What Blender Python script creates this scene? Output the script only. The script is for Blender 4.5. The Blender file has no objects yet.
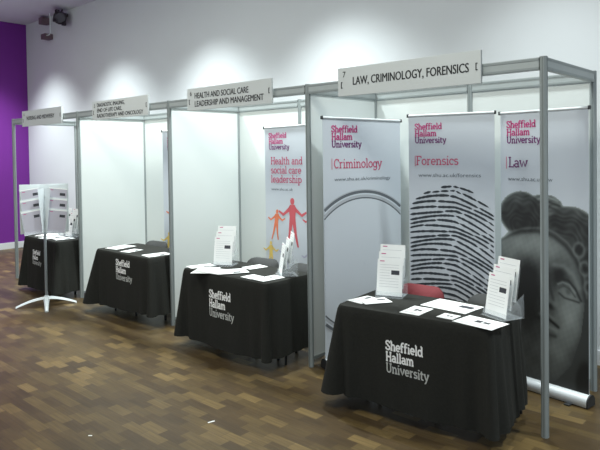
import bpy, bmesh, math, random
from mathutils import Vector, Matrix
random.seed(7)
R = math.radians
PI = math.pi
scene = bpy.context.scene
col = scene.collection

# ------------------------------------------------------------------ camera
S = 2 / 1.9657
F = 603.614
yaw, pitch, roll = .7383, .0234, -.0137
c, s = math.cos(yaw), math.sin(yaw)
r_ = Vector((c, s, 0)); fw = Vector((-s, c, 0)); up = Vector((0, 0, 1))
f2 = math.cos(pitch) * fw - math.sin(pitch) * up
u2 = math.sin(pitch) * fw + math.cos(pitch) * up
r3 = math.cos(roll) * r_ + math.sin(roll) * u2
u3 = -math.sin(roll) * r_ + math.cos(roll) * u2
CAM = Vector((1.4123, -3.8216, 1.807)) * S
cam_data = bpy.data.cameras.new('camera')
cam = bpy.data.objects.new('camera', cam_data)
col.objects.link(cam)
M = Matrix((r3, u3, -f2)).transposed().to_4x4()
M.translation = CAM
cam.matrix_world = M
cam_data.sensor_width = 36
cam_data.lens = F / 600 * 36
cam_data.shift_y = -.1252 * 450 / 600
cam_data.clip_end = 100
scene.camera = cam

# ------------------------------------------------------------------ world and lights
w = bpy.data.worlds.new('world'); scene.world = w
w.use_nodes = True
bg = w.node_tree.nodes['Background']
bg.inputs[0].default_value = (.80, .90, 1.0, 1)
bg.inputs[1].default_value = .52

def lamp(name, kind, loc, energy, colour=(1, 1, 1), aim=None, **kw):
    d = bpy.data.lights.new(name, kind); d.energy = energy; d.color = colour
    for k, v in kw.items(): setattr(d, k, v)
    o = bpy.data.objects.new(name, d); col.objects.link(o); o.location = loc
    if aim is not None:
        o.rotation_euler = (Vector(aim) - Vector(loc)).to_track_quat('-Z', 'Y').to_euler()
    return o

WASH = [(-10.0, 1.0), (-7.6, 1.0), (-5.15, 1.0), (-2.85, .9), (-.4, .42), (2.0, .8)]
for x, k in WASH:
    lamp('wall_wash_spot', 'SPOT', (x, .46, 4.55), 680 * k, (.92, 1.0, 1.0), (x, .46, 0),
         spot_size=R(98), spot_blend=1.0, shadow_soft_size=.12)
for x, k in ((-8.5, .5), (-4.5, 1.0), (-.5, .9)):  # unseen area fill, added over the room front to light tables and floor
    lamp('room_fill_light', 'AREA', (x, -2.2, 4.5), 70 * k, (1.0, 1.0, .90), (x, -1.6, 0),
         shape='RECTANGLE', size=1.2, size_y=1.2)

vs = scene.view_settings
vs.view_transform = 'Standard'; vs.look = 'None'; vs.gamma = 1; vs.use_curve_mapping = False
vs.exposure = 0.43

# ------------------------------------------------------------------ materials
def lin(v):
    v /= 255
    return v / 12.92 if v <= .04045 else ((v + .055) / 1.055) ** 2.4
def rgb(a, b, c_): return (lin(a), lin(b), lin(c_), 1)

def mat(name, colour, rough=.6, metal=0, noise=0, scale=8, bump=0, spec=.5, trans=0, ior=1.45):
    m = bpy.data.materials.new(name); m.use_nodes = True
    nt = m.node_tree; b = nt.nodes['Principled BSDF']
    b.inputs['Base Color'].default_value = colour
    b.inputs['Roughness'].default_value = rough
    b.inputs['Metallic'].default_value = metal
    b.inputs['Specular IOR Level'].default_value = spec
    b.inputs['IOR'].default_value = ior
    if trans: b.inputs['Transmission Weight'].default_value = trans
    if noise or bump:
        tc = nt.nodes.new('ShaderNodeTexCoord')
        n = nt.nodes.new('ShaderNodeTexNoise'); n.inputs['Scale'].default_value = scale
        n.inputs['Detail'].default_value = 4
        nt.links.new(tc.outputs['Object'], n.inputs['Vector'])
        if noise:
            mx = nt.nodes.new('ShaderNodeMix'); mx.data_type = 'RGBA'
            a = [max(0, v * (1 - noise)) for v in colour[:3]] + [1]
            d = [min(1, v * (1 + noise)) for v in colour[:3]] + [1]
            mx.inputs[6].default_value = a; mx.inputs[7].default_value = d
            nt.links.new(n.outputs['Fac'], mx.inputs[0])
            nt.links.new(mx.outputs[2], b.inputs['Base Color'])
        if bump:
            bp = nt.nodes.new('ShaderNodeBump'); bp.inputs['Strength'].default_value = bump
            bp.inputs['Distance'].default_value = .01
            nt.links.new(n.outputs['Fac'], bp.inputs['Height'])
            nt.links.new(bp.outputs['Normal'], b.inputs['Normal'])
    return m

def floor_material():
    m = bpy.data.materials.new('parquet_vinyl'); m.use_nodes = True
    nt = m.node_tree; N = nt.nodes; L = nt.links
    b = N['Principled BSDF']
    tc = N.new('ShaderNodeTexCoord')
    def brick(off, w_, h_, mortar):
        k = N.new('ShaderNodeTexBrick')
        k.inputs['Scale'].default_value = 1
        k.inputs['Brick Width'].default_value = w_
        k.inputs['Row Height'].default_value = h_
        k.inputs['Mortar Size'].default_value = mortar
        k.inputs['Mortar Smooth'].default_value = .2
        k.offset = off; k.offset_frequency = 2
        k.inputs['Color1'].default_value = (0, 0, 0, 1)
        k.inputs['Color2'].default_value = (1, 1, 1, 1)
        k.inputs['Mortar'].default_value = (.1, .1, .1, 1)
        L.new(tc.outputs['Object'], k.inputs['Vector'])
        return k
    k1 = brick(.43, .215, .085, .0012)
    ramp = N.new('ShaderNodeValToRGB')
    e = ramp.color_ramp.elements
    e[0].position = 0; e[0].color = rgb(68, 53, 30)
    e[1].position = 1; e[1].color = rgb(116, 96, 58)
    for p, cc in ((.3, rgb(76, 60, 35)), (.6, rgb(84, 68, 39)), (.85, rgb(95, 78, 46))):
        q = ramp.color_ramp.elements.new(p); q.color = cc
    L.new(k1.outputs['Color'], ramp.inputs['Fac'])
    mp = N.new('ShaderNodeMapping'); mp.inputs['Scale'].default_value = (2.5, 40, 1)
    L.new(tc.outputs['Object'], mp.inputs['Vector'])
    n = N.new('ShaderNodeTexNoise'); n.inputs['Scale'].default_value = 1.5; n.inputs['Detail'].default_value = 5
    L.new(mp.outputs['Vector'], n.inputs['Vector'])
    n2 = N.new('ShaderNodeTexNoise'); n2.inputs['Scale'].default_value = 1.1; n2.inputs['Detail'].default_value = 2
    L.new(tc.outputs['Object'], n2.inputs['Vector'])
    mr = N.new('ShaderNodeMapRange'); mr.inputs['From Min'].default_value = .25; mr.inputs['From Max'].default_value = .75
    mr.inputs['To Min'].default_value = .72; mr.inputs['To Max'].default_value = 1.25
    L.new(n.outputs['Fac'], mr.inputs['Value'])
    mr2 = N.new('ShaderNodeMapRange'); mr2.inputs['To Min'].default_value = .58; mr2.inputs['To Max'].default_value = 1.0
    L.new(n2.outputs['Fac'], mr2.inputs['Value'])
    mm = N.new('ShaderNodeMath'); mm.operation = 'MULTIPLY'
    L.new(mr.outputs[0], mm.inputs[0]); L.new(mr2.outputs[0], mm.inputs[1])
    vm = N.new('ShaderNodeVectorMath'); vm.operation = 'SCALE'
    L.new(ramp.outputs['Color'], vm.inputs[0]); L.new(mm.outputs[0], vm.inputs['Scale'])
    L.new(vm.outputs[0], b.inputs['Base Color'])
    b.inputs['Roughness'].default_value = .42
    b.inputs['Specular IOR Level'].default_value = .35
    return m

def attr_material(name, rough=.55):
    m = bpy.data.materials.new(name); m.use_nodes = True
    nt = m.node_tree; b = nt.nodes['Principled BSDF']
    a = nt.nodes.new('ShaderNodeVertexColor'); a.layer_name = 'Col'
    nt.links.new(a.outputs['Color'], b.inputs['Base Color'])
    b.inputs['Roughness'].default_value = rough
    return m

def clear_plastic(name, alpha):
    m = mat(name, rgb(232, 240, 244), .15)
    m.node_tree.nodes['Principled BSDF'].inputs['Alpha'].default_value = alpha
    return m
MT = dict(
    floor=floor_material(),
    wall=mat('white_plaster', rgb(206, 210, 212), .8, noise=.02, scale=3),
    purple=mat('purple_paint', rgb(112, 36, 138), .75, noise=.05, scale=3),
    ceiling=mat('ceiling_plaster', rgb(214, 214, 224), .9, noise=.02, scale=5),
    skirting=mat('white_skirting_paint', rgb(215, 218, 220), .5, noise=.02),
    panel=mat('white_laminate_panel', rgb(214, 220, 218), .45, noise=.015, scale=4),
    alu=mat('anodised_aluminium', rgb(142, 150, 150), .5, .1, noise=.04, scale=30),
    groove=mat('grey_groove_strip', rgb(118, 126, 126), .6, .0, noise=.05),
    rail=mat('grey_fascia_rail', rgb(164, 172, 172), .5, .1, noise=.04, scale=20),
    sign=mat('grey_sign_board', rgb(196, 202, 202), .6, noise=.02, scale=6),
    black_ink=mat('black_ink', rgb(30, 32, 34), .6, noise=.02),
    cloth=mat('black_polyester_cloth', rgb(41, 42, 39), .9, noise=.18, scale=60, bump=.15, spec=.25),
    white_ink=mat('white_print', rgb(245, 247, 246), .7, noise=.02),
    grey_ink=mat('faded_grey_print', rgb(186, 190, 187), .7, noise=.08, scale=20),
    paper=mat('white_paper', rgb(238, 241, 240), .7, noise=.015),
    greypaper=mat('pale_lilac_grey_cover', rgb(184, 182, 194), .6, noise=.03),
    pic=mat('dark_print', rgb(58, 60, 66), .6, noise=.5, scale=60),
    lines=mat('grey_text_lines', rgb(190, 194, 196), .7, noise=.05),
    pinkhead=mat('pink_print', rgb(200, 92, 124), .6, noise=.03),
    magenta=mat('magenta_print', rgb(190, 72, 130), .6, noise=.03),
    mauve=mat('mauve_print', rgb(118, 62, 116), .6, noise=.03),
    redprint=mat('red_print', rgb(206, 96, 104), .6, noise=.04),
    orangeprint=mat('orange_print', rgb(226, 128, 92), .6, noise=.04),
    yellowprint=mat('yellow_print', rgb(226, 200, 110), .6, noise=.04),
    lilacprint=mat('lilac_print', rgb(176, 176, 200), .6, noise=.04),
    url=mat('grey_print', rgb(96, 104, 112), .6, noise=.03),
    vinyl=mat('pale_banner_vinyl', rgb(200, 208, 216), .5, noise=.015, scale=2),
    ring=mat('grey_ring_print', rgb(98, 104, 110), .55, noise=.1, scale=5),
    ringlight=mat('light_ring_print', rgb(176, 182, 188), .55, noise=.05, scale=5),
    lens=mat('lens_print', rgb(203, 211, 218), .5, noise=.03, scale=2),
    ridge=mat('fingerprint_ink', rgb(52, 58, 64), .6, noise=.15, scale=40),
    silver=mat('silver_metal', rgb(214, 220, 222), .4, .15, noise=.03, scale=15),
    endcap=mat('dark_end_cap', rgb(40, 42, 44), .5, noise=.05),
    statue=attr_material('statue_photo_print'),
    chair_dark=mat('charcoal_chair_fabric', rgb(58, 60, 60), .8, noise=.15, scale=50, bump=.1),
    chair_red=mat('maroon_chair_fabric', rgb(112, 42, 48), .8, noise=.12, scale=50, bump=.1),
    chair_metal=mat('black_chair_steel', rgb(45, 46, 48), .4, .6, noise=.04),
    acrylic=clear_plastic('clear_acrylic', .14), frosted=clear_plastic('frosted_plastic', .55),
    stand=mat('pale_grey_powder_coat', rgb(214, 222, 224), .45, .1, noise=.03, scale=20),
    pole=mat('stand_pole_metal', rgb(150, 158, 162), .35, .6, noise=.04, scale=20),
    black=mat('black_fixture_paint', rgb(38, 26, 38), .5, .2, noise=.1),
    brown=mat('grey_brown_box', rgb(104, 84, 92), .6, noise=.08),
    lensglass=mat('lamp_lens_glass', rgb(66, 60, 70), .15, .3, noise=.05),
    wood=mat('table_top_laminate', rgb(170, 165, 155), .5, noise=.05),
)

# ------------------------------------------------------------------ helpers
class MB:
    def __init__(self): self.v = []; self.f = []; self.m = []; self.mats = []; self.smooth = []
    def mi(self, m):
        if m not in self.mats: self.mats.append(m)
        return self.mats.index(m)
    def add(self, vs, fs, m, smooth=False):
        b = len(self.v); self.v += [tuple(v) for v in vs]; i = self.mi(m)
        for f in fs: self.f.append([b + k for k in f]); self.m.append(i); self.smooth.append(smooth)
        return self
    def box(self, x0, x1, y0, y1, z0, z1, m, bevel=0):
        if bevel:
            bm = bmesh.new()
            bmesh.ops.create_cube(bm, size=1)
            bmesh.ops.transform(bm, matrix=Matrix.LocRotScale(Vector(((x0+x1)/2, (y0+y1)/2, (z0+z1)/2)), None, Vector((x1-x0, y1-y0, z1-z0))), verts=bm.verts)
            bmesh.ops.bevel(bm, geom=bm.edges[:], offset=bevel, segments=2, affect='EDGES', profile=.7)
            bm.verts.index_update()
            self.add([v.co for v in bm.verts], [[v.index for v in f.verts] for f in bm.faces], m); bm.free()
            return self
        vs = [(x, y, z) for z in (z0, z1) for y in (y0, y1) for x in (x0, x1)]
        return self.add(vs, [(0,2,3,1), (4,5,7,6), (0,1,5,4), (2,6,7,3), (0,4,6,2), (1,3,7,5)], m)
    def prism(self, pts, z0, z1, m, axis='z', smooth=False):
        n = len(pts)
        def P(a, b, h): return {'z': (a, b, h), 'x': (h, a, b), 'y': (a, h, b)}[axis]
        vs = [P(a, b, z0) for a, b in pts] + [P(a, b, z1) for a, b in pts]
        fs = [list(range(n))[::-1], list(range(n, 2*n))]
        self.add(vs, fs, m)
        self.add(vs, [(i, (i+1) % n, n+(i+1) % n, n+i) for i in range(n)], m, smooth)
        return self
    def tube(self, path, rad, m, n=10, caps=True):
        path = [Vector(p) for p in path]; rings = []
        rads = rad if isinstance(rad, (list, tuple)) else [rad] * len(path)
        for i, p in enumerate(path):
            d = (path[min(i+1, len(path)-1)] - path[max(i-1, 0)]).normalized()
            a = d.cross(Vector((0, 0, 1)) if abs(d.z) < .9 else Vector((1, 0, 0))).normalized(); b = d.cross(a)
            rings.append([p + (a*math.cos(2*PI*k/n) + b*math.sin(2*PI*k/n)) * rads[i] for k in range(n)])
        vs = [v for r in rings for v in r]
        fs = [(i*n+k, i*n+(k+1) % n, (i+1)*n+(k+1) % n, (i+1)*n+k) for i in range(len(path)-1) for k in range(n)]
        self.add(vs, fs, m, True)
        if caps:
            self.add(rings[0], [list(range(n))], m); self.add(rings[-1], [list(range(n))[::-1]], m)
        return self
    def xf(self, mtx):
        self.v = [tuple(mtx @ Vector(v)) for v in self.v]; return self
    def build(self, name, parent=None, loc=None, rot=None, fix=True):
        me = bpy.data.meshes.new(name)
        me.from_pydata(self.v, [], self.f)
        for m in self.mats: me.materials.append(m)
        for i, p in enumerate(me.polygons):
            p.material_index = self.m[i]; p.use_smooth = self.smooth[i]
        if fix:
            bm = bmesh.new(); bm.from_mesh(me)
            bmesh.ops.recalc_face_normals(bm, faces=bm.faces[:])
            bm.to_mesh(me); bm.free()
        me.update()
        o = bpy.data.objects.new(name, me); col.objects.link(o)
        if parent: o.parent = parent
        if loc: o.location = loc
        if rot: o.rotation_euler = rot
        return o

def tag(o, label, cat, group=None):
    o['label'] = label; o['category'] = cat
    if group: o['group'] = group
    return o
def thing(name, label, cat, loc=(0, 0, 0), rz=0, group=None):
    o = bpy.data.objects.new(name, None); col.objects.link(o)
    o.empty_display_size = .1
    o.location = loc; o.rotation_euler = (0, 0, rz)
    return tag(o, label, cat, group)
def structure(o): o['kind'] = 'structure'; return o
def dup(root, loc, rz, label, group=None):
    r = root.copy(); col.objects.link(r); r.location = loc; r.rotation_euler = (0, 0, rz); r['label'] = label
    if group: r['group'] = group
    for ch in list(root.children):
        k = ch.copy(); col.objects.link(k); k.parent = r
        for g in list(ch.children):
            d = g.copy(); col.objects.link(d); d.parent = k
    return r

# sans text: built-in font turned to a mesh in the x-z plane (facing -y)
def sans(text, height, width=None, align='LEFT', weight=0.0):
    cu = bpy.data.curves.new('t', 'FONT'); cu.body = text; cu.size = 1; cu.offset = weight
    cu.resolution_u = 3
    o = bpy.data.objects.new('t', cu); col.objects.link(o)
    dg = bpy.context.evaluated_depsgraph_get()
    me = bpy.data.meshes.new_from_object(o.evaluated_get(dg))
    vs = [v.co.copy() for v in me.vertices]; fs = [list(p.vertices) for p in me.polygons]
    bpy.data.objects.remove(o); bpy.data.curves.remove(cu); bpy.data.meshes.remove(me)
    k = height / .70
    x0 = min(v.x for v in vs); x1 = max(v.x for v in vs)
    kx = width / (x1 - x0) if width else k
    return [((v.x - x0) * kx, 0, v.y * k) for v in vs], fs

# slab-serif lettering drawn as broad strokes ------------------------------------------------
def arc(cx, cy, rx, ry, a0, a1, n=9):
    return [(cx + rx*math.cos(R(a0+(a1-a0)*i/n)), cy + ry*math.sin(R(a0+(a1-a0)*i/n))) for i in range(n+1)]
def ser(x, y, l=.13, r=.13): return [(x-l, y), (x+r, y)]
X = .66
G = {
 'S': (.60, [arc(.30, .76, .22, .19, 20, 270) + arc(.30, .25, .24, .20, 90, -155), [(.52, .72), (.52, .95)], [(.07, .08), (.07, .3)]]),
 'H': (.80, [[(.16, .05), (.16, .95)], [(.64, .05), (.64, .95)], [(.16, .5), (.64, .5)], ser(.16, .05), ser(.16, .95), ser(.64, .05), ser(.64, .95)]),
 'U': (.78, [[(.16, .95), (.16, .32)] + arc(.39, .30, .23, .25, 180, 360) + [(.62, .95)], ser(.16, .95), ser(.62, .95)]),
 'C': (.66, [arc(.36, .5, .28, .45, 45, 315, 14), [(.58, .70), (.58, .95)]]),
 'F': (.62, [[(.16, .05), (.16, .95)], [(.03, .95), (.58, .95)], [(.58, .95), (.58, .76)], [(.16, .5), (.44, .5)], ser(.16, .05)]),
 'L': (.60, [[(.16, .05), (.16, .95)], ser(.16, .95), [(.03, .05), (.56, .05), (.56, .28)]]),
 'h': (.66, [[(.15, .05), (.15, .98)], [(.02, .98), (.15, .98)], [(.15, .42)] + arc(.33, .42, .18, .21, 170, 0) + [(.51, .05)], ser(.15, .05), ser(.51, .05)]),
 'e': (.56, [[(.06, .35), (.50, .35)] + arc(.28, .34, .22, .29, 0, 315, 14)]),
 'f': (.42, [[(.15, .05), (.15, .78)] + arc(.31, .78, .16, .19, 180, 50), [(.0, .63), (.36, .63)], ser(.15, .05)]),
 'i': (.32, [[(.16, .05), (.16, .63)], [(.03, .63), (.16, .63)], ser(.16, .05), [(.16, .83), (.16, .97)]]),
 'l': (.32, [[(.16, .05), (.16, .98)], [(.03, .98), (.16, .98)], ser(.16, .05)]),
 'd': (.64, [arc(.28, .33, .21, .29, 0, 360, 14), [(.49, .98), (.49, .05)], [(.36, .98), (.49, .98)], [(.49, .05), (.62, .05)]]),
 'a': (.58, [arc(.26, .20, .19, .16, 0, 360, 12), [(.45, .05), (.45, .42)] + arc(.26, .42, .19, .21, 0, 150), [(.45, .05), (.57, .05)]]),
 'm': (.98, [[(.15, .05), (.15, .63)], [(.02, .63), (.15, .63)], [(.15, .42)] + arc(.32, .42, .16, .21, 170, 0) + [(.48, .05)], [(.48, .42)] + arc(.65, .42, .16, .21, 170, 0) + [(.81, .05)], ser(.15, .05), ser(.48, .05, .09, .09), ser(.81, .05)]),
 'n': (.66, [[(.15, .05), (.15, .63)], [(.02, .63), (.15, .63)], [(.15, .42)] + arc(.33, .42, .18, .21, 170, 0) + [(.51, .05)], ser(.15, .05), ser(.51, .05)]),
 'v': (.60, [[(.08, .63), (.30, .05), (.52, .63)], ser(.09, .63, .1, .1), ser(.51, .63, .1, .1)]),
 'r': (.48, [[(.15, .05), (.15, .63)], [(.02, .63), (.15, .63)], [(.15, .42)] + arc(.33, .42, .18, .20, 170, 60), ser(.15, .05)]),
 's': (.50, [arc(.25, .49, .17, .14, 25, 270) + arc(.25, .20, .19, .15, 90, -155)]),
 't': (.44, [[(.16, .88), (.16, .22)] + arc(.30, .22, .14, .17, 180, 310), [(.0, .63), (.38, .63)]]),
 'y': (.60, [[(.08, .63), (.31, .05)], [(.52, .63), (.27, -.12)] + arc(.14, -.10, .11, .14, 0, -110, 5), ser(.09, .63, .1, .1), ser(.51, .63, .1, .1)]),
 'g': (.60, [arc(.28, .34, .21, .28, 0, 360, 14), [(.49, .63), (.49, -.06)] + arc(.28, -.06, .21, .19, 0, -160), [(.49, .63), (.6, .63)]]),
 'o': (.60, [arc(.30, .34, .23, .29, 0, 360, 16)]),
 'c': (.52, [arc(.28, .34, .22, .29, 45, 315, 12), [(.45, .45), (.45, .62)]]),
 'p': (.64, [arc(.36, .34, .21, .29, 0, 360, 14), [(.15, .63), (.15, -.25)], [(.02, .63), (.15, .63)], ser(.15, -.25)]),
 'w': (.86, [[(.07, .63), (.25, .05), (.43, .6), (.61, .05), (.79, .63)], ser(.08, .63, .1, .1), ser(.78, .63, .1, .1)]),
 ' ': (.32, []),
}
def slab(text, cap, width=None, weight=.13):
    """-> verts (x,0,z), faces; strokes as ribbons"""
    vs, fs = [], []; x = 0
    h = weight / 2
    for ch in text:
        adv, strokes = G[ch]
        for st in strokes:
            pts = []
            for p in st:
                if not pts or (abs(p[0]-pts[-1][0]) + abs(p[1]-pts[-1][1])) > 1e-4: pts.append(p)
            # subdivide long straight runs so that lettering can follow a draped cloth
            q = [pts[0]]
            for a, b in zip(pts, pts[1:]):
                k = max(1, int(math.hypot(b[0]-a[0], b[1]-a[1]) / .3))
                q += [(a[0]+(b[0]-a[0])*i/k, a[1]+(b[1]-a[1])*i/k) for i in range(1, k+1)]
            n = len(q); base = len(vs)
            closed = math.hypot(q[0][0]-q[-1][0], q[0][1]-q[-1][1]) < 1e-3
            for i, p in enumerate(q):
                a = q[i-1] if i else (q[-2] if closed else p); b = q[i+1] if i < n-1 else (q[1] if closed else p)
                dx, dy = b[0]-a[0], b[1]-a[1]; d = math.hypot(dx, dy) or 1
                nx, ny = -dy/d, dx/d
                ex = 0
                if not closed and i in (0, n-1) and n > 2: ex = 0
                vs.append((x+p[0]+nx*h, 0, p[1]+ny*h)); vs.append((x+p[0]-nx*h, 0, p[1]-ny*h))
            for i in range(n-1):
                fs.append((base+2*i, base+2*i+1, base+2*i+3, base+2*i+2))
        x += adv
    k = cap; kx = width / x if width else k
    return [(v[0]*kx, v[1], v[2]*k) for v in vs], fs

def place(vf, x, y, z):
    return [(v[0]+x, v[1]+y, v[2]+z) for v in vf[0]], vf[1]

# ------------------------------------------------------------------ the room
YW, XW, ZC = 1.62, -11.2, 4.60
structure(MB().box(XW-.1, 6, -9, YW+.1, -.1, 0, MT['floor']).build('floor'))
structure(MB().box(XW, 6, YW, YW+.1, 0, ZC, MT['wall']).build('wall_back'))
structure(MB().box(XW-.1, XW, -9, YW+.1, 0, ZC, MT['purple']).build('wall_left'))
structure(MB().box(XW-.1, 6, -9, YW+.1, ZC, ZC+.1, MT['ceiling']).build('ceiling'))
structure(MB().box(XW, 6, YW-.018, YW, 0, .13, MT['skirting'], .003).build('baseboard_back'))
structure(MB().box(XW, XW+.018, -9, YW-.018, 0, .13, MT['skirting'], .003).build('baseboard_left'))

# ------------------------------------------------------------------ exhibition booths
H = 2.44
def post_mb(x, y):
    m = MB(); a, b = .0225, .010
    pts = [(-b, -a), (b, -a), (a, -b), (a, b), (b, a), (-b, a), (-a, b), (-a, -b)]
    m.prism([(x+p, y+q) for p, q in pts], 0, H, MT['alu'])
    g = .004
    for dx, dy in ((0, -1), (0, 1), (1, 0), (-1, 0)):          # a darker grey strip for the slot down each face
        cx, cy = x+dx*(a-.001), y+dy*(a-.001)
        hx, hy = (g, .002) if dy else (.002, g)
        m.box(cx-hx, cx+hx, cy-hy, cy+hy, .01, H-.005, MT['groove'])
    return m
def rail_mb(p0, p1, z0=2.355, z1=2.435):
    m = MB(); t = .016
    (x0, y0), (x1, y1) = p0, p1
    if y0 == y1:
        x0 += .024; x1 -= .024
        m.box(x0, x1, y0-t, y0+t, z0, z1, MT['rail'])
        for z in (z0+.012, z1-.012): m.box(x0, x1, y0-t-.003, y0+t+.003, z-.007, z+.007, MT['alu'])
    else:
        y0 += .024; y1 -= .024
        m.box(x0-t, x0+t, y0, y1, z0, z1, MT['rail'])
        for z in (z0+.012, z1-.012): m.box(x0-t-.003, x0+t+.003, y0, y1, z-.007, z+.007, MT['alu'])
    return m
def panel_mb(p0, p1):
    m = MB(); (x0, y0), (x1, y1) = p0, p1
    if y0 == y1:
        m.box(x0+.024, x1-.024, y0-.006, y0+.006, .075, 2.355, MT['panel'])
        m.box(x0+.024, x1-.024, y0-.012, y0+.012, .06, .085, MT['alu'])
    else:
        m.box(x0-.006, x0+.006, y0+.024, y1-.024, .075, 2.355, MT['panel'])
        m.box(x0-.012, x0+.012, y0+.024, y1-.024, .06, .085, MT['alu'])
    return m
BL = ['far left white exhibition booth with an open left side under the nursing and midwifery sign',
      'white exhibition booth under the three-line diagnostic imaging sign',
      'white exhibition booth under the health and social care sign',
      'nearest white exhibition booth with open right side under the law, criminology, forensics sign']
for i, xl in enumerate((-8, -6, -4, -2)):
    t = thing('exhibition_booth', BL[i], 'exhibition booth', (xl, 0, 0), 0, 'shell scheme booths in a row')
    sh = Matrix.Translation((-xl, 0, 0))
    def part(name, m): m.xf(sh).build(name, t)
    part('post', post_mb(xl, 0)); part('post', post_mb(xl, 1)); part('post', post_mb(xl+1, 1))
    part('front_rail', rail_mb((xl, 0), (xl+2, 0)))
    part('side_rail', rail_mb((xl, 0), (xl, 1)))
    part('back_rail', rail_mb((xl, 1), (xl+1, 1))); part('back_rail', rail_mb((xl+1, 1), (xl+2, 1)))
    part('back_panel', panel_mb((xl, 1), (xl+1, 1))); part('back_panel', panel_mb((xl+1, 1), (xl+2, 1)))
    if i: part('side_panel', panel_mb((xl, 0), (xl, 1)))
    if i == 3:
        part('post', post_mb(0, 0)); part('post', post_mb(0, 1)); part('side_rail', rail_mb((0, 0), (0, 1)))

# ------------------------------------------------------------------ signs
def sign(x0, x1, z0, z1, number, lines, label):
    wd, ht = x1-x0, z1-z0
    t = thing('fascia_sign', label, 'sign', ((x0+x1)/2, -.036, z0), 0, 'grey name boards over the booths')
    MB().box(-wd/2, wd/2, -.010, .010, 0, ht, MT['sign'], .002).build('board', t)
    for txt, z, h, xs, tw in lines: MB().add(*place(sans(txt, h, tw), -wd/2+xs, -.0115, z), MT['black_ink']).add(*place(sans(txt, h, tw), -wd/2+xs+.0035, -.0116, z+.001), MT['black_ink']).build('lettering', t, fix=False)
    if number:
        MB().add(*place(sans(number, .046), -wd/2+.05, -.0115, ht-.075), MT['black_ink']).build('number', t, fix=False)
    for k, (x, z) in enumerate(((-wd/2+.035, ht*.28), (wd/2-.035, ht*.40))):
        b = MB(); d = 1
        b.box(x-.0028, x+.0028, -.0135, -.0095, z, z+.05, MT['black_ink'])
        b.box(min(x, x+d*.011), max(x, x+d*.011), -.0135, -.0095, z, z+.006, MT['black_ink'])
        b.box(min(x, x+d*.011), max(x, x+d*.011), -.0135, -.0095, z+.045, z+.05, MT['black_ink'])
        b.build('clip', t)
sign(-1.63, -.40, 2.303, 2.528, '7', [('LAW, CRIMINOLOGY, FORENSICS', .082, .064, .15, .99)],
     'grey sign reading law, criminology, forensics on the nearest booth')
sign(-3.62, -2.39, 2.303, 2.528, '6', [('HEALTH AND SOCIAL CARE', .118, .058, .125, .80), ('LEADERSHIP AND MANAGEMENT', .036, .058, .125, 1.0)],
     'grey sign reading health and social care leadership and management')
sign(-5.55, -4.33, 2.303, 2.528, '5', [('DIAGNOSTIC IMAGING,', .154, .046, .12, .62), ('END OF LIFE CARE,', .088, .046, .12, .56), ('RADIOTHERAPY AND ONCOLOGY', .022, .046, .12, 1.0)],
     'grey three-line sign for diagnostic imaging, end of life care, radiotherapy and oncology')
sign(-7.58, -6.36, 2.303, 2.528, '4', [('NURSING AND MIDWIFERY', .088, .056, .155, .86)],
     'grey sign reading nursing and midwifery on the far left booth')

# ------------------------------------------------------------------ tables and cloths
ZT = .75
def table(x, y, a, L, D, label):
    t = thing('folding_table', label, 'table', (x, y, 0), a, 'folding tables under the black cloths')
    L -= .012; D -= .012
    MB().box(-L/2, L/2, -D/2, D/2, ZT-.035, ZT-.006, MT['wood'], .004).build('tabletop', t)
    for sx in (-1, 1):
        for sy in (-1, 1):
            x0, y0 = sx*(L/2-.16), sy*(D/2-.05) + (.25 if sy < 0 else 0)
            MB().tube([(x0, y0, 0), (x0, y0, ZT-.035)], .014, MT['chair_metal']).build('leg', t)

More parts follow.
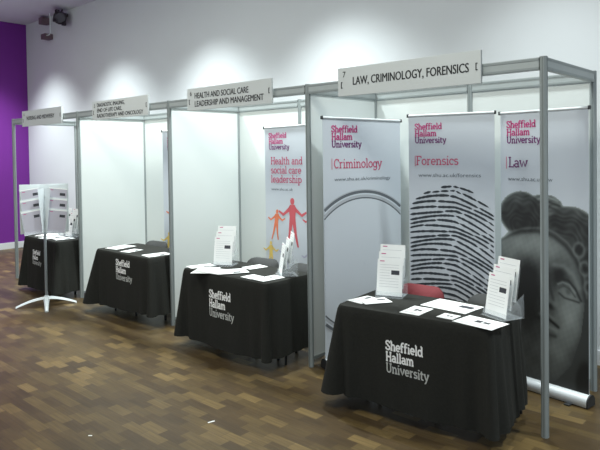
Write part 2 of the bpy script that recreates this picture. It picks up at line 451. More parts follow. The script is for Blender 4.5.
def cloth(x, y, a, L, D, flare, seed, label, logo, low_z):
    """flare = (left, right, front, back) outward travel of the hem"""
    rnd = random.Random(seed)
    fl, fr, ff, fb = flare
    rc = .035
    ph = [rnd.uniform(0, 6.28) for _ in range(6)]
    hx, hy = L/2, D/2
    per = []
    def side(p, q, n, nrm):
        for i in range(n): per.append((p[0]+(q[0]-p[0])*i/n, p[1]+(q[1]-p[1])*i/n, nrm[0], nrm[1]))
    def corner(cx, cy, a0):
        for i in range(7):
            t_ = R(a0 + 90*i/7); per.append((cx+rc*math.cos(t_), cy+rc*math.sin(t_), math.cos(t_), math.sin(t_)))
    side((-hx+rc, -hy), (hx-rc, -hy), 56, (0, -1)); corner(hx-rc, -hy+rc, -90)
    side((hx, -hy+rc), (hx, hy-rc), 30, (1, 0)); corner(hx-rc, hy-rc, 0)
    side((hx-rc, hy), (-hx+rc, hy), 56, (0, 1)); corner(-hx+rc, hy-rc, 90)
    side((-hx, hy-rc), (-hx, -hy+rc), 30, (-1, 0)); corner(-hx+rc, -hy+rc, 180)
    ztop = ZT + .004
    def hem(px, py):
        low = low_z + .018*math.sin(3.1*px+ph[0]) * math.cos(2.3*py+ph[1]) + .018
        k = max(0, min(1, (py-hy+.02)/.02))                    # cloth hangs only a little way down at the back
        return low + (.52-low)*k*k*(3-2*k)
    def off(px, py, nx, ny, v):
        o = (fl*max(0, -nx) + fr*max(0, nx) + ff*max(0, -ny) + fb*max(0, ny)) * v
        cd = abs(nx*ny)*2                                       # 1 in the middle of a corner
        o += .035*cd*v
        u = px*1.0 + py*1.3
        near = min(1, math.exp(-((abs(px)-hx)**2 + (abs(py)-hy)**2)/.03)*1.0)
        o += v*(.010*math.sin(9*u+ph[2]) + .006*math.sin(21*u+ph[3])) + v*near*.024*math.sin(38*u+ph[4])
        o += .010*math.sin(min(1, v*14)*PI/2)                     # rolls over the table edge
        return o
    vs, fs = [], []
    rows = [0, .008, .02, .05, .1, .18, .28, .4, .52, .64, .76, .88, 1]
    n = len(per)
    for v in rows:
        for px, py, nx, ny in per:
            o = off(px, py, nx, ny, v); hz = hem(px, py)
            z = ztop - v*(ztop-hz)
            vs.append((px+nx*o, py+ny*o, z))
    for k in range(len(rows)-1):
        for i in range(n): fs.append((k*n+i, k*n+(i+1) % n, (k+1)*n+(i+1) % n, (k+1)*n+i))
    fs.append(list(range(n)))
    m = MB(); m.add(vs, fs[:-1], MT['cloth'], True); m.add(vs[:n], [fs[-1]], MT['cloth'])
    o = m.build('tablecloth', None, (x, y, 0), (0, 0, a))
    bm = bmesh.new(); bm.from_mesh(o.data); bmesh.ops.remove_doubles(bm, verts=bm.verts[:], dist=1e-5); bmesh.ops.recalc_face_normals(bm, faces=bm.faces[:]); bm.to_mesh(o.data); bm.free()
    tag(o, label, 'tablecloth', 'black cloths over the booth tables')
    lx, lz, lw = logo
    def onto(vf, x0, z0):
        out = []
        for vx, _, vz in vf[0]:
            px, z = x0+vx, z0+vz
            hz = hem(px, -hy); v = (ztop-z)/(ztop-hz)
            out.append((px, -hy - off(px, -hy, 0, -1, v) - .0025, z))
        return out, vf[1]
    cap = lw*.205
    g = MB()
    g.add(*onto(slab('Sheffield', cap, lw*.87, .19), lx, lz), MT['white_ink'])
    g.add(*onto(slab('Hallam', cap, lw*.66, .19), lx, lz-cap*1.18), MT['white_ink'])
    g.add(*onto(slab('University', cap, lw, .16), lx, lz-cap*2.36), MT['grey_ink'])
    lo = g.build('logo', o, fix=False); lo['label'] = 'white and grey three-line university logo'

#       x      y     angle  L     D    flare(l,r,f,b)             logo
TB = [(-6.60, .02, R(-2), 1.04, .56, (.07, .05, .03, .04), 11, (-.20, .535, .28),
       'black logo tablecloth on the far left table behind the leaflet stand'),
      (-4.62, .04, 0, 1.10, .56, (.20, .05, .01, .04), 12, (-.10, .615, .33),
       'black logo tablecloth in the diagnostic imaging booth, three leaflets on it'),
      (-2.75, -.06, 0, 1.14, .60, (.09, .02, .01, .04), 13, (-.165, .54, .35),
       'black logo tablecloth in the health and social care booth'),
      (-.765, -.17, R(6), 1.11, .57, (.14, .05, -.01, .03), 14, (-.165, .50, .32),
       'black logo tablecloth on the nearest table, in the law booth')]
TL = ['folding table hidden under the cloth of the far left booth', 'folding table hidden under the cloth below the diagnostic imaging sign',
      'folding table hidden under the cloth below the health sign', 'folding table hidden under the nearest black cloth']
for k, (x, y, a, L, D, fl, seed, logo, label) in enumerate(TB):
    table(x, y, a, L, D, TL[k])
    cloth(x, y, a, L, D, fl, seed, label, logo, (.060, .105, .085, .080)[k])
ZP = ZT + .0045                                                # top of the cloth

# ------------------------------------------------------------------ chairs
def make_chair(fabric, label):
    t = thing('stacking_chair', label, 'chair', (0, 0, 0), 0, 'chairs behind the booth tables')
    # faces -y; back rest at y = +.0 .. , seat in front of it
    MB().box(-.215, .215, -.42, .0, .42, .465, MT[fabric], .02).build('seat', t)
    m = MB(); n = 12; vs = []; fs = []
    prof = []
    w2, hb, rr = .205, .29, .09
    for i in range(7): prof.append((w2-rr+rr*math.cos(R(90*i/6)), hb-rr+rr*math.sin(R(90*i/6))))
    for i in range(7): prof.append((-w2+rr+rr*math.cos(R(90+90*i/6)), hb-rr+rr*math.sin(R(90+90*i/6))))
    for i in range(4): prof.append((-w2+.03+.03*math.cos(R(180+90*i/3)), .03+.03*math.sin(R(180+90*i/3))))
    for i in range(4): prof.append((w2-.03+.03*math.cos(R(270+90*i/3)), .03+.03*math.sin(R(270+90*i/3))))
    k = len(prof)
    def bend(x, z, d): return (x, .02 - x*x*.9*1.0 + z*.14 + d + .03, .50+z)
    for d in (0, .032):
        vs += [bend(x, z, d) for x, z in prof]
    vs += [bend(0, hb/2, -.006), bend(0, hb/2, .038)]
    fs = [(i, (i+1) % k, k+(i+1) % k, k+i) for i in range(k)]
    fs += [(2*k, (i+1) % k, i) for i in range(k)] + [(2*k+1, k+i, k+(i+1) % k) for i in range(k)]
    m.add(vs, fs, MT[fabric], True); m.build('backrest', t)
    for sx in (-1, 1):
        MB().tube([(sx*.20, -.40, 0), (sx*.19, -.37, .43)], .011, MT['chair_metal']).build('leg', t)
        MB().tube([(sx*.20, .06, 0), (sx*.19, .0, .43)], .011, MT['chair_metal']).build('leg', t)
        MB().tube([(sx*.17, -.02, .43), (sx*.17, .03, .56)], .011, MT['chair_metal']).build('back_support', t)
    return t
red = make_chair('chair_red', 'maroon chair pushed in behind the nearest table')
red.location = (-1.06, .185, 0); red.rotation_euler.z = R(3)
dark = make_chair('chair_dark', 'charcoal chair behind the nearest table, right of the maroon chair')
dark.location = (-.46, .19, 0); dark.rotation_euler.z = R(-2)
dup(dark, (-2.94, .285, 0), R(6), 'charcoal chair behind the health table, left of the leaning leaflet dispenser')
dup(dark, (-2.38, .30, 0), R(-3), 'charcoal chair behind the health table, right of the leaning leaflet dispenser')
dup(dark, (-4.88, .34, 0), R(4), 'charcoal chair behind the table in the diagnostic imaging booth')

# ------------------------------------------------------------------ roll-up banners
def logo_into(m, x, z, lw):
    cap = lw*.19
    m.add(*place(slab('Sheffield', cap, lw*.87, .18), x, 0, z), MT['magenta'])
    m.add(*place(slab('Hallam', cap, lw*.70, .18), x, 0, z-cap*1.12), MT['magenta'])
    m.add(*place(slab('University', cap, lw, .17), x, 0, z-cap*2.24), MT['mauve'])

def banner(pl, pr_, h, label, tilt=0):
    """pl, pr_: floor points of the left and right ends"""
    pl, pr_ = Vector((*pl, 0)), Vector((*pr_, 0))
    wd = (pr_-pl).length; mid = (pl+pr_)/2; ang = math.atan2(pr_.y-pl.y, pr_.x-pl.x)
    t = thing('roll_up_banner', label, 'banner', mid, ang, 'university roll-up banners')
    zt = lambda x: h - .01 - tilt*(x/wd+.5)
    m = MB()
    a, b = -wd/2, wd/2
    vs = [(a, -.001, .08), (b, -.001, .08), (b, -.001, zt(b)), (a, -.001, zt(a)), (a, .001, .08), (b, .001, .08), (b, .001, zt(b)), (a, .001, zt(a))]
    m.add(vs, [(0,1,2,3), (5,4,7,6), (0,4,5,1), (1,5,6,2), (2,6,7,3), (3,7,4,0)], MT['vinyl'])
    m.build('print_sheet', t)
    rl = MB().tube([(a-.006, 0, zt(a)+.004), (b+.006, 0, zt(b)+.004)], .011, MT['silver'], 10)
    for x in (a-.006, b+.006): rl.box(x-.006, x+.006, -.013, .013, zt(x)-.010, zt(x)+.018, MT['endcap'])
    rl.build('top_rail', t)
    pts = []
    for i in range(13):
        q = R(-10+200*i/12); pts.append((.055*math.cos(q), .042+.046*math.sin(q)))
    pts += [(-.055, .008), (.055, .008)]
    cs = MB().prism(pts, a-.004, b+.004, MT['silver'], 'x', True).build('base', t)
    for x0, x1 in ((a-.014, a-.004), (b+.004, b+.014)): MB().prism([(p*1.04, .042+(q-.042)*1.04) for p, q in pts], x0, x1, MT['endcap'], 'x').build('end_cap', t)
    for x in (a+.12, b-.12): MB().box(x-.02, x+.02, -.10, .10, 0, .010, MT['endcap'], .003).build('foot', t)
    MB().tube([(0, .03, .05), (0, .022, h-.02)], .009, MT['alu']).build('support_pole', t)
    return t, wd
YP = -.0035
def printed(t, name, fn, label=None):
    m = MB(); fn(m)
    m.v = [(v[0], v[1]+YP, v[2]) for v in m.v]
    o = m.build(name, t, fix=False)
    if label: o['label'] = label
    return o

# criminology -------------------------------------------------------------------------------
CL, CR = (-1.865, .03), (-1.585, .79)
t, wd = banner(CL, CR, 2.155, 'pale criminology banner with a large magnifying glass rim', .018)
printed(t, 'logo', lambda m: logo_into(m, -wd/2+.085, 2.025, .305), 'magenta and mauve three-line university logo')
printed(t, 'heading', lambda m: m.add(*place(slab('Criminology', .082, .50, .12), -wd/2+.105, 0, 1.715), MT['pinkhead']))
printed(t, 'heading_bar', lambda m: m.box(-wd/2+.085, -wd/2+.09, 0, .001, 1.705, 1.80, MT['pinkhead']))
printed(t, 'web_address', lambda m: m.add(*place(sans('www.shu.ac.uk/criminology', .030, .585), -wd/2+.11, 0, 1.607), MT['url']))
def lens_ring(m):
    a, b = -wd/2, wd/2
    cx, cz = .0, .87
    def ring(r0, r1, mm, z=0):
        n = 360
        for i in range(n):
            q0, q1 = 2*PI*i/n, 2*PI*(i+1)/n
            vs = [(cx+r*math.cos(q), -z, cz+r*1.03*math.sin(q)) for r, q in ((r0, q0), (r1, q0), (r1, q1), (r0, q1))]
            if all(a < v[0] < b for v in vs): m.add(vs, [(0, 1, 2, 3)], mm)
    for k in range(40): ring(.01+.0137*k, .01+.0137*(k+1), MT['lens'])
    ring(.558, .570, MT['ring']); ring(.570, .592, MT['ringlight']); ring(.592, .604, MT['lens']); ring(.604, .628, MT['ring']); ring(.628, .637, MT['ringlight'])
printed(t, 'magnifier_picture', lens_ring, 'grey magnifying glass rim')

# forensics ---------------------------------------------------------------------------------
t, wd = banner((-1.35, .56), (-.655, .72), 2.160, 'pale forensics banner with a large black fingerprint')
printed(t, 'logo', lambda m: logo_into(m, -wd/2+.055, 2.035, .27), 'magenta and mauve three-line university logo')
printed(t, 'heading', lambda m: m.add(*place(slab('Forensics', .078, .36, .12), -wd/2+.065, 0, 1.735), MT['pinkhead']))
printed(t, 'heading_bar', lambda m: m.box(-wd/2+.055, -wd/2+.06, 0, .001, 1.725, 1.815, MT['pinkhead']))
printed(t, 'web_address', lambda m: m.add(*place(sans('www.shu.ac.uk/forensics', .032, .52), -wd/2+.085, 0, 1.635), MT['url']))
def ridges(m):
    rnd = random.Random(5)
    a, b = -wd/2+.008, wd/2-.008
    for k in range(31):
        z0 = 1.555 - k*.0405
        # lower ridges arch more tightly and lean to the right
        x = a + (.27, .12, .05, .02, .0, 0)[min(k, 5)]
        xe = b - (.16, .03, .0, .0)[min(k, 3)]
        f = min(1, k/14)
        curve = lambda q: z0 - (.45+.1*f)*(q-(-.02-.05*f))**2*(.8 if q < 0 else 1.1) - .24*max(0, q-.04) + .007*math.sin(9*q+k*1.3)
        while x < xe:
            ln = rnd.uniform(.10, .42) if k > 1 else rnd.uniform(.04, .12)
            e = min(xe, x+ln); n = max(3, int((e-x)/.012)); pts = []
            drift = rnd.uniform(-.005, .005)
            for i in range(n+1):
                q = x+(e-x)*i/n
                tk = .0105*(min(1, (i+.6)/2)*min(1, (n-i+.6)/2)) * rnd.uniform(.72, 1.12)
                pts.append((q, curve(q)+drift*i/n, tk))
            vs = []
            for q, z, tk in pts: vs += [(q, 0, z+tk), (q, 0, z-tk)]
            m.add(vs, [(2*i, 2*i+1, 2*i+3, 2*i+2) for i in range(n)], MT['ridge'])
            x = e + rnd.uniform(.002, .012)
printed(t, 'fingerprint_picture', ridges, 'black fingerprint ridges')

# law ---------------------------------------------------------------------------------------
t, wd = banner((-.625, .765), (.07, .66), 2.150, 'law banner with a grey photograph of a stone face, right of the fingerprint banner')
printed(t, 'logo', lambda m: logo_into(m, -wd/2+.055, 2.025, .285), 'magenta and mauve three-line university logo')
printed(t, 'heading', lambda m: m.add(*place(slab('Law', .082, .165, .12), -wd/2+.07, 0, 1.715), MT['mauve']))
printed(t, 'heading_bar', lambda m: m.box(-wd/2+.05, -wd/2+.055, 0, .001, 1.705, 1.80, MT['pinkhead']))
printed(t, 'web_address', lambda m: m.add(*place(sans('www.shu.ac.uk/law', .032, .37), -wd/2+.065, 0, 1.61), MT['url']))
def g2(x, y, cx, cy, sx, sy, a=0):
    dx, dy = x-cx, y-cy
    ca, sa = math.cos(R(a)), math.sin(R(a)); u = (dx*ca+dy*sa)/sx; v = (-dx*sa+dy*ca)/sy
    return u, v, math.exp(-(u*u+v*v)/2)
def inell(x, y, cx, cy, sx, sy, a=0, soft=.08):
    u, v, _ = g2(x, y, cx, cy, sx, sy, a); d = math.hypot(u, v)
    return 1/(1+math.exp(max(-40, min(40, (d-1)/soft))))
def statue_tone(px, py):
    """px, py: 0..98 across, 0..293 down the poster; returns a 0..255 tone"""
    def mix(v, t_, k): return v + (t_-v)*max(0, min(1, k))
    def curve(pts, wid, soft=.6):
        """closeness 0..1 to a polyline"""
        best = 1e9
        for (x0, y0), (x1, y1) in zip(pts, pts[1:]):
            dx, dy = x1-x0, y1-y0; L2 = dx*dx+dy*dy
            u = max(0, min(1, ((px-x0)*dx+(py-y0)*dy)/L2))
            best = min(best, math.hypot(px-x0-u*dx, py-y0-u*dy))
        return math.exp(-(best/wid)**2)
    n1 = math.sin(px*.9+py*.35)*math.sin(py*.7-px*.23)
    n2 = math.sin(px*.33+2)*math.sin(py*.27+px*.1)
    n3 = math.sin(.9*math.hypot(px-20, (py-122)*1.2)+2*math.sin(px*.35)+1.5*math.sin(py*.31)) if px < 46 else math.sin(.9*math.hypot(px-66, (py-132)*1.4)+2*math.sin(px*.3)+1.2*math.sin(py*.37))
    v = 188 - .08*py
    bunL = inell(px, py, 20, 108, 25, 23, -8, .04)
    top = inell(px, py, 50, 96, 17, 9, 8, .06)
    bunR = max(inell(px, py, 76, 114, 23, 16, 4, .05), inell(px, py, 90, 132, 13, 28, -8, .06))
    body = inell(px, py, 46, 232, 66, 128, 0, .02)
    v = mix(v, 96 + 8*n3, top)
    v = mix(v, 140, .7*curve([(40, 92), (50, 89), (62, 93)], 1.3)*top); v = mix(v, 62, .7*curve([(38, 96), (50, 93.5), (64, 98)], 1.2)*top)
    v = mix(v, 60, .6*curve([(42, 101), (52, 99), (63, 103)], 1.2)*top)
    v = mix(v, 74, body)
    v = mix(v, 68 + 5*n3 + 6*n2 - 12*g2(px, py, 24, 118, 16, 12)[2] + 18*g2(px, py, 14, 92, 14, 6)[2], bunL)
    v = mix(v, 70 + 6*n3 + 6*n2 + 14*g2(px, py, 78, 104, 14, 5)[2] - 14*g2(px, py, 62, 112, 9, 7)[2], bunR)
    # face below the hairline
    hair = [(-6, 140), (6, 133), (20, 128), (36, 126), (48, 126), (58, 130), (70, 138), (80, 150), (87, 166), (90, 190), (86, 225), (76, 256), (60, 276), (40, 286), (-6, 286)]
    ins = False
    for (x0, y0), (x1, y1) in zip(hair, hair[1:]+hair[:1]):
        if (y0 > py) != (y1 > py) and px < (x1-x0)*(py-y0)/(y1-y0)+x0: ins = not ins
    edge = curve(hair, 3.0)
    tone = 102 + 3*n2 + 2*n1
    tone += 22*g2(px, py, 40, 140, 20, 9)[2] + 10*g2(px, py, 16, 146, 14, 10)[2]
    tone += 26*g2(px, py, 74, 205, 9, 20, 8)[2] + 14*g2(px, py, 58, 246, 9, 9)[2]
    tone -= 42*g2(px, py, 30, 174, 11, 16)[2] + 30*g2(px, py, 14, 200, 18, 26)[2] + 30*g2(px, py, 34, 214, 16, 22)[2]
    tone -= 40*g2(px, py, 62, 168, 6, 10, 15)[2] + 18*g2(px, py, 74, 172, 12, 7, 30)[2]
    tone -= 22*g2(px, py, 30, 262, 26, 18)[2] + 16*g2(px, py, 80, 250, 8, 14)[2]
    if ins: v = mix(v, tone, 1-.4*edge)
    v = mix(v, 62, .55*curve(hair[:10], 1.8)); v = mix(v, 122, .4*curve([(x+2, y-4) for x, y in hair[:10]], 1.4))
    # brow, upper lid, ball, lower lid of the near eye
    v = mix(v, 134, .45*curve([(58, 158), (68, 158), (78, 166), (84, 178)], 3.0))
    v = mix(v, 58, .85*curve([(61, 174), (66, 171), (73, 172), (80, 179), (86, 190)], 1.4))
    v = mix(v, 136, .6*curve([(62, 177), (67, 174.5), (74, 176), (80, 183)], 1.2))
    v = mix(v, 66, .7*curve([(63, 181), (68, 178), (74, 180), (80, 187)], .9))
    v = mix(v, 122, .6*inell(px, py, 71, 184, 7, 4, 20, .3)); v = mix(v, 74, .6*inell(px, py, 73, 183, 2.4, 2.8, 0, .3))
    v = mix(v, 62, .7*curve([(63, 186), (69, 190), (77, 191), (84, 192)], 1.1))
    # far eye
    v = mix(v, 52, .6*curve([(18, 170), (27, 165), (36, 171)], 1.8)); v = mix(v, 58, .6*curve([(20, 178), (28, 181), (36, 178)], 1.2))
    # nose
    v = mix(v, 132, .55*curve([(46, 160), (46, 176), (49, 192), (51, 199)], 3.0))
    v = mix(v, 60, .55*curve([(53, 168), (53, 182), (57, 194)], 1.8))
    v = mix(v, 46, .9*inell(px, py, 53, 201, 4.5, 2.6, 20, .3)); v = mix(v, 118, .5*inell(px, py, 59, 198, 3, 4, 0, .3))
    # mouth and chin
    v = mix(v, 46, .9*curve([(40, 216), (48, 213), (54, 216), (62, 221)], 1.6))
    v = mix(v, 116, .5*curve([(42, 211), (49, 209), (58, 214)], 1.8)); v = mix(v, 126, .5*curve([(46, 222), (53, 223), (60, 225)], 2.4))
    v = mix(v, 60, .6*curve([(44, 230), (52, 231), (59, 231)], 1.8))
    # curls beside the temple
    for cx, cy, r in ((84, 140, 5.5), (90, 158, 5), (94, 176, 4.5)):
        d = math.hypot(px-cx, (py-cy)*.8)
        v = mix(v, 118, .6*math.exp(-((d-r)/1.5)**2)); v = mix(v, 48, .75*math.exp(-(d/(r*.6))**2))
    v = mix(v, 50, .9*inell(px, py, 88, 268, 7, 18, 8, .12)); v = mix(v, 60, .5*inell(px, py, 30, 290, 50, 12, 0, .3))
    return v
def statue(m):
    nx, ny = 120, 250
    a, b = -wd/2+.002, wd/2-.002
    ztop, zbot = 1.64, .085
    vs = []; tones = []
    for j in range(ny+1):
        for i in range(nx+1):
            x = a+(b-a)*i/nx; z = ztop+(zbot-ztop)*j/ny
            vs.append((x, 0, z))
            px = 98*(x+wd/2)/wd - 4; py = 293*(2.150-z)/2.150
            v = statue_tone(px, py)
            tones.append(v if v > 150 else max(30, 50+(v-68)*1.55))
    fs = [(j*(nx+1)+i, j*(nx+1)+i+1, (j+1)*(nx+1)+i+1, (j+1)*(nx+1)+i) for j in range(ny) for i in range(nx)]
    # keep only the head itself, so that the sheet shows around it
    keep = [f for f in fs if min(tones[k] for k in f) < 150 or vs[f[0]][2] < 1.1]
    m.add(vs, keep, MT['statue']); m.tones = tones
mm = MB(); statue(mm)
mm.v = [(v[0], v[1]+YP+.0015, v[2]) for v in mm.v]
o = mm.build('statue_picture', t, fix=False); o['label'] = 'grey photograph of a carved stone face with rolled hair'
ca = o.data.color_attributes.new('Col', 'FLOAT_COLOR', 'POINT')
for i, v in enumerate(mm.tones):
    ca.data[i].color = (lin(v*.94), lin(v*1.0), lin(v*.99), 1)

# health ------------------------------------------------------------------------------------
def person_print(m, x, z, hgt, mm, lean=0):
    k = hgt
    def poly(pts): m.add([(x+p*k+lean*q*k, 0, z+q*k) for p, q in pts], [list(range(len(pts)))], mm)
    poly([(.055*math.cos(2*PI*i/12), .93+.07*math.sin(2*PI*i/12)) for i in range(12)])
    poly([(-.10, .80), (-.06, .86), (.06, .86), (.10, .80), (.075, .62), (.085, .50), (.0, .46), (-.085, .50), (-.075, .62)])
    for d in (-1, 1):
        poly([(d*.06, .86), (d*.10, .80), (d*.24, .68), (d*.36, .74), (d*.37, .70), (d*.25, .62), (d*.08, .72)][::d])
        poly([(d*.085, .50), (d*.0, .47), (d*.055, .22), (d*.12, .0), (d*.16, .0), (d*.11, .25)][::d])
def people(m, wd, x0=0):
    person_print(m, x0-.27, .92, .33, MT['orangeprint'], .12)
    person_print(m, x0-.02, .86, .52, MT['redprint'])
    person_print(m, x0+.26, .90, .36, MT['redprint'], -.05)
    person_print(m, x0-.33, .60, .30, MT['yellowprint'])
    person_print(m, x0-.12, .62, .26, MT['lilacprint'])
    person_print(m, x0+.20, .58, .28, MT['lilacprint'])
def health(pl, pr_, h, label):
    t, wd = banner(pl, pr_, h, label, -.015)
    printed(t, 'logo', lambda m: logo_into(m, -wd/2+.06, 2.02, .29), 'magenta and mauve three-line university logo')
    for k, (tx, tw) in enumerate((('Health and', .475), ('social care', .455), ('leadership', .46))):
        printed(t, 'heading', lambda m: m.add(*place(slab(tx, .080, tw*.93, .13), -wd/2+.085, 0, 1.735-k*.098), MT['pinkhead']))
    printed(t, 'web_address', lambda m: m.add(*place(sans('www.shu.ac.uk', .030, .30), -wd/2+.09, 0, 1.455), MT['url']))
    printed(t, 'figures_picture', lambda m: people(m, wd), 'red, orange and yellow figures holding hands')
health((-3.30, .75), (-2.50, .80), 2.14, 'pale health and social care banner with red and orange figures holding hands')
health((-4.85, .50), (-4.18, .92), 2.155, 'pale banner almost hidden behind the wall panel of the diagnostic imaging booth')

# ------------------------------------------------------------------ leaflets and dispensers
def leaflet_mb(wd, ht, style, upright=False):
    """a sheet lying in the x-y plane, centred, printed on top"""
    m = MB(); m.box(-wd/2, wd/2, -ht/2, ht/2, 0, .002, MT['paper'])
    z0, z1 = .0021, .0024
    if style == 'report':
        m.box(-wd*.40, -wd*.22, ht*.43, ht*.455, z0, z1, MT['magenta'])
        m.box(wd*.06, wd*.38, ht*.08, ht*.20, z0, z1, MT['pic'])
        for k in range(9): m.box(-wd*.40, wd*(.0 if .04 < .34-k*.075 < .24 else .36), ht*(.34-k*.075), ht*(.34-k*.075)+.0025, z0, z1, MT['lines'])
    elif style == 'grey':
        m.box(-wd*.5, wd*.5, -ht*.5, ht*.46, z0, z1, MT['greypaper'])
        m.box(wd*.12, wd*.42, ht*.18, ht*.30, z1, z1+.0003, MT['pic'])
        m.box(-wd*.42, -wd*.25, ht*.39, ht*.415, z1, z1+.0003, MT['magenta'])
    elif style == 'card':
        m.box(-wd*.14, wd*.02, -ht*.06, ht*.18, z0, z1, MT['pic']); m.box(wd*.06, wd*.22, -ht*.02, ht*.14, z0, z1, MT['pic'])
        m.box(-wd*.38, wd*.2, -ht*.34, -ht*.30, z0, z1, MT['lines'])
    elif style == 'strip':
        m.box(wd*.12, wd*.42, ht*.02, ht*.26, z0, z1, MT['pic'])
        for k in range(4): m.box(-wd*.42, wd*.05, ht*(.3-k*.12), ht*(.3-k*.12)+.003, z0, z1, MT['lines'])
    return m
def leaflet(x, y, rot, wd, ht, style, label, group, dz=0):
    o = leaflet_mb(wd, ht, style).build('leaflet', None, (x, y, ZP+.0005+dz), (0, 0, R(rot)))
    return tag(o, label, 'leaflet', group)
g = 'leaflets on the nearest table'
leaflet(-1.215, -.285, 80, .21, .15, 'strip', 'leftmost small leaflet on the nearest table, its edge under another leaflet', g)
leaflet(-1.125, -.275, 58, .21, .15, 'strip', 'small leaflet lying across another, at the left end of the nearest table', g, .0035)
leaflet(-.755, -.31, 3, .148, .215, 'card', 'white card with a dark picture, second from left along the front of the nearest table', g)
leaflet(-.515, -.305, 0, .118, .118, 'card', 'smallest square white card on the nearest table', g)
leaflet(-.63, -.045, -4, .36, .25, 'strip', 'large blank white sheet in front of the maroon chair', g)
leaflet(-.29, -.31, -7, .285, .20, 'card', 'white landscape leaflet below the right-hand dispenser on the nearest table', g)
g = 'leaflets on the health table'
leaflet(-3.27, -.18, -15, .15, .26, 'strip', 'white leaflet at the far left end of the health table', g)
leaflet(-3.06, -.29, 35, .21, .297, 'report', 'lowest sheet of the white fan in front of the health dispenser', g)
leaflet(-2.93, -.27, 5, .297, .21, 'strip', 'middle sheet of the white fan in front of the health dispenser', g, .0035)
leaflet(-2.80, -.20, -30, .21, .297, 'strip', 'top sheet of the white fan in front of the health dispenser', g, .007)
leaflet(-2.815, .115, -10, .15, .21, 'card', 'white card beside the charcoal chair on the health table', g)
leaflet(-2.49, -.225, -5, .15, .15, 'card', 'small square card in the middle right of the health table', g)
leaflet(-2.315, -.19, -5, .15, .25, 'card', 'white leaflet at the foot of the leaning dispenser', g, .0035)
g = 'leaflets on the diagnostic imaging table'
leaflet(-5.03, .0, 10, .21, .297, 'strip', 'white leaflet at the left end of the diagnostic imaging table', g)
leaflet(-4.68, -.07, 12, .15, .22, 'strip', 'white leaflet in the middle of the diagnostic imaging table', g)
leaflet(-4.21, -.05, -8, .19, .28, 'strip', 'white leaflet at the right end of the diagnostic imaging table', g)
g = 'leaflets on the far left table'
leaflet(-6.90, -.02, 20, .21, .28, 'strip', 'white leaflet on the far left table, behind the leaflet stand pole', g)
leaflet(-6.60, -.10, 8, .21, .297, 'strip', 'white leaflet at the front of the far left table', g)
leaflet(-6.35, -.06, -10, .21, .25, 'strip', 'white leaflet at the right end of the far left table', g)

LEAN = R(9)
def disp_matrix(x, y, z, rz): return Matrix.Translation((x, y, z)) @ Matrix.Rotation(rz, 4, 'Z')
def up_matrix(y, z):            # sheet x-y plane -> upright, leaning back, bottom edge at (y, z)
    return Matrix.Translation((0, y, z)) @ Matrix.Rotation(PI/2-LEAN, 4, 'X')
proto_disp = None
def dispenser(x, y, rz, label, short):
    global proto_disp
    if proto_disp is None:
        t = thing('leaflet_dispenser', label, 'leaflet dispenser', (x, y, ZP), rz, 'stepped clear dispensers on the tables')
        m = MB()
        m.box(-.103, .103, -.02, .16, .001, .004, MT['acrylic'])
        m.build('base', t)
        for k in range(3):
            b = MB(); b.box(-.103, .103, 0, .23, -.006, -.003, MT['acrylic']); b.xf(up_matrix(.012+k*.040, .012+k*.050))
            b.build('back_plate', t)
            f = MB(); f.box(-.103, .103, 0, .030, .010, .013, MT['acrylic']); f.box(-.103, .103, -.003, 0, -.006, .013, MT['acrylic']); f.xf(up_matrix(.012+k*.040, .012+k*.050))
            f.build('pocket_lip', t)
        for sx in (-1, 1):
            sd = MB(); pts = [(-.006, .004), (.16, .004), (.155, .16), (.02, .06)]
            sd.prism(pts, sx*.1045-.001, sx*.1045+.001, MT['acrylic'], 'x'); sd.build('side_plate', t)
        proto_disp = t
    else:
        t = dup(proto_disp, (x, y, ZP), rz, label)
    for k, nm in enumerate(('front', 'middle', 'back')):
        m = leaflet_mb(.196, .272, 'report')
        mt = up_matrix(.012+k*.040, .012+k*.050) @ Matrix.Translation((0, .1365, 0))
        o = m.xf(mt).build('leaflet', None, (x, y, ZP), (0, 0, rz))
        tag(o, f'white leaflet in the {nm} pocket of {short}', 'leaflet', 'leaflets standing in dispensers')
dispenser(-1.115, -.115, R(18), 'stepped leaflet dispenser at the left of the nearest table, beside the maroon chair', 'the dispenser left of the maroon chair')
dispenser(-.275, -.145, R(-24), 'stepped leaflet dispenser in front of the stone face banner', 'the dispenser before the stone face banner')
dispenser(-3.10, -.055, R(25), 'stepped leaflet dispenser at the left of the health table', 'the left dispenser on the health table')
dispenser(-2.36, -.02, R(-38), 'stepped leaflet dispenser seen edge-on in front of the health banner', 'the edge-on dispenser before the health banner')
dispenser(-6.66, .05, R(-12), 'stepped leaflet dispenser half hidden by the leaflet stand on the far left table', 'the far left table dispenser behind the leaflet stand')
dispenser(-6.42, .03, R(-4), 'stepped leaflet dispenser at the right end of the far left table', 'the right end dispenser of the far left table')

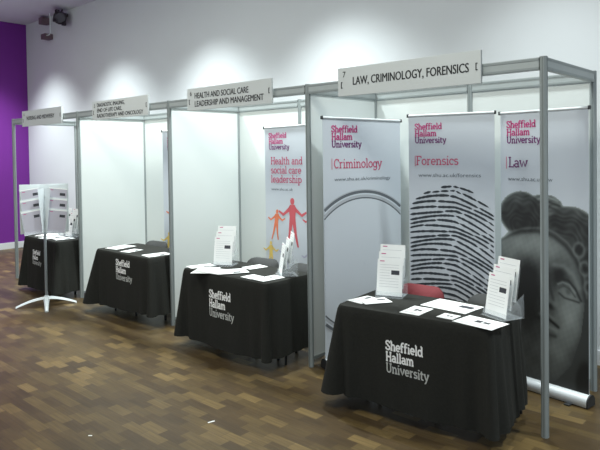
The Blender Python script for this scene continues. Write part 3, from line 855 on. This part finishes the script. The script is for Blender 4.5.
# ------------------------------------------------------------------ floor-standing leaflet rack
HX, HY, HR = -5.96, -.49, R(65)
st = thing('leaflet_stand', 'pale grey floor-standing leaflet stand with two fanned columns of white leaflets', 'leaflet stand', (HX, HY, 0), HR)
MB().tube([(0, 0, .07), (0, 0, .90)], .017, MT['pole'], 12).build('pole', st)
MB().tube([(0, 0, .90), (0, .10, .95), (0, .11, 1.45)], .010, MT['pole'], 10).build('upper_pole', st)
for k in range(4):
    m = MB(); q = R(-90+90*k); d = Vector((math.cos(q), math.sin(q), 0)); nrm = Vector((-d.y, d.x, 0)); vs = []
    n = 9
    for i in range(n+1):
        u = i/n; p = d*(.02+.33*u); zc = .085*(1-u**1.7); hw = .036*(1-.45*u); th = .026-.010*u
        for sx, sz in ((-1, 0), (-.6, 1), (.6, 1), (1, 0)): vs.append(p+nrm*hw*sx+Vector((0, 0, zc+th*sz)))
    fs = [(i*4+j, i*4+(j+1) % 4, (i+1)*4+(j+1) % 4, (i+1)*4+j) for i in range(n) for j in range(4)] + [(0, 1, 2, 3), (n*4+3, n*4+2, n*4+1, n*4)]
    m.add(vs, fs, MT['stand'], False); m.build('foot', st)
MB().tube([(0, 0, .06), (0, 0, .13)], [.040, .022], MT['stand'], 14).build('hub', st)
for sgn, rl, yw in ((-1, R(8), R(12)), (1, R(-7), R(-12))):
    base = Matrix.Translation((sgn*.152, .03, 0)) @ Matrix.Rotation(yw, 4, 'Z') @ Matrix.Translation((0, 0, .88))
    MB().box(-.120, .120, .050, .056, .02, .62, MT['stand'], .002).xf(base).build('wing_panel', st)
    for k in range(3):
        z = .03 + k*.135; y = -.03 + k*.022
        tilt = base @ Matrix.Translation((0, y, z+.20)) @ Matrix.Rotation(-rl, 4, 'Y') @ Matrix.Translation((0, 0, -.20))
        tr = MB()
        tr.box(-.118, .118, -.006, .016, -.012, -.008, MT['stand'])
        tr.box(-.118, .118, -.010, -.007, -.012, .02, MT['acrylic'])
        for sx in (-1, 1): tr.box(sx*.116-.002, sx*.116+.002, -.008, .012, -.01, .28, MT['stand'])
        tr.box(-.118, .118, .012, .016, -.012, .292, MT['stand'])
        tr.xf(tilt).build('leaflet_tray', st)
        lf = leaflet_mb(.218, .285, 'grey')
        mt = tilt @ Matrix.Translation((0, .006, -.0075)) @ Matrix.Rotation(PI/2, 4, 'X') @ Matrix.Translation((0, .1425, 0))
        o = lf.xf(mt).build('leaflet', None, (HX, HY, 0), (0, 0, HR))
        tag(o, f'pale grey leaflet in the {("bottom", "middle", "top")[k]} tray of the {"left" if sgn < 0 else "right"} column on the floor stand', 'leaflet', 'leaflets in the floor stand')
bk = MB().box(-.285, .285, .125, .131, .93, 1.51, MT['stand'], .002).build('back_panel', st)
cn = MB()
for a, b in (((-.075, -.01), (0, .05)), ((.075, -.01), (0, .05))):
    vs = []
    for z, k in ((.90, .35), (1.46, 1.0)):
        vs += [(a[0]*k, a[1], z), (b[0], b[1], z), (b[0], b[1]+.003, z), (a[0]*k, a[1]+.003, z)]
    cn.add(vs, [(0,1,5,4), (1,2,6,5), (2,3,7,6), (3,0,4,7), (0,3,2,1), (4,5,6,7)], MT['frosted'])
cn.build('centre_fin', st)

# ------------------------------------------------------------------ stage lamp under the ceiling
lampx = thing('spotlight', 'dark stage spotlight on a bracket high on the white wall by the purple corner', 'spotlight', (-9.36, 1.47, 4.42))
b = MB(); ax = Vector((.85, -.30, -.22)).normalized()
b.tube([(-.15, .06, .06), (-.12, .05, .055), (.03, -.03, .0), (.07, -.06, -.015)], [.06, .10, .11, .12], MT['black'], 14); b.build('housing', lampx)
p = Vector((.07, -.06, -.015))
MB().tube([p, p+ax*.03], [.10, .09], MT['lensglass'], 14).build('lens', lampx)
for k in range(4):
    m = MB(); q = R(90*k+30); d = Vector((0, math.cos(q), math.sin(q)))*.12
    c0 = p + d; m.box(c0.x-.01, c0.x+.06, c0.y-.03, c0.y+.03, c0.z-.03, c0.z+.03, MT['black'], .004); m.build('barn_door', lampx)
MB().tube([(-.06, .02, .04), (-.06, .06, .20)], .015, MT['black'], 8).build('yoke', lampx)
br = thing('wall_bracket', 'thin pipe bracket with two small grey-brown boxes left of the stage spotlight', 'bracket', (-9.95, 1.50, 4.20))
MB().tube([(.08, .0, .40), (.08, .0, .03), (.05, .0, .0), (-.16, .0, .0)], .011, MT['stand'], 8).build('pipe', br)
MB().box(-.30, -.16, -.05, .12, .24, .37, MT['brown'], .008).build('junction_box', br)
MB().box(-.24, -.06, -.04, .12, -.06, .04, MT['brown'], .008).build('junction_box', br)

# ------------------------------------------------------------------ scraps on the floor
def scrap(x, y, rz, ln, wd, label):
    m = MB(); m.box(-ln/2, ln/2, -wd/2, wd/2, .0005, .004, MT['paper'], .0008)
    tag(m.build('paper_scrap', None, (x, y, 0), (0, 0, R(rz))), label, 'scrap', 'white scraps on the floor')
scrap(-1.81, -1.265, 75, .05, .009, 'larger white sliver of paper on the open floor before the law booth')
scrap(-2.26, -1.92, 40, .025, .009, 'tiny white scrap of paper near the bottom left of the floor')
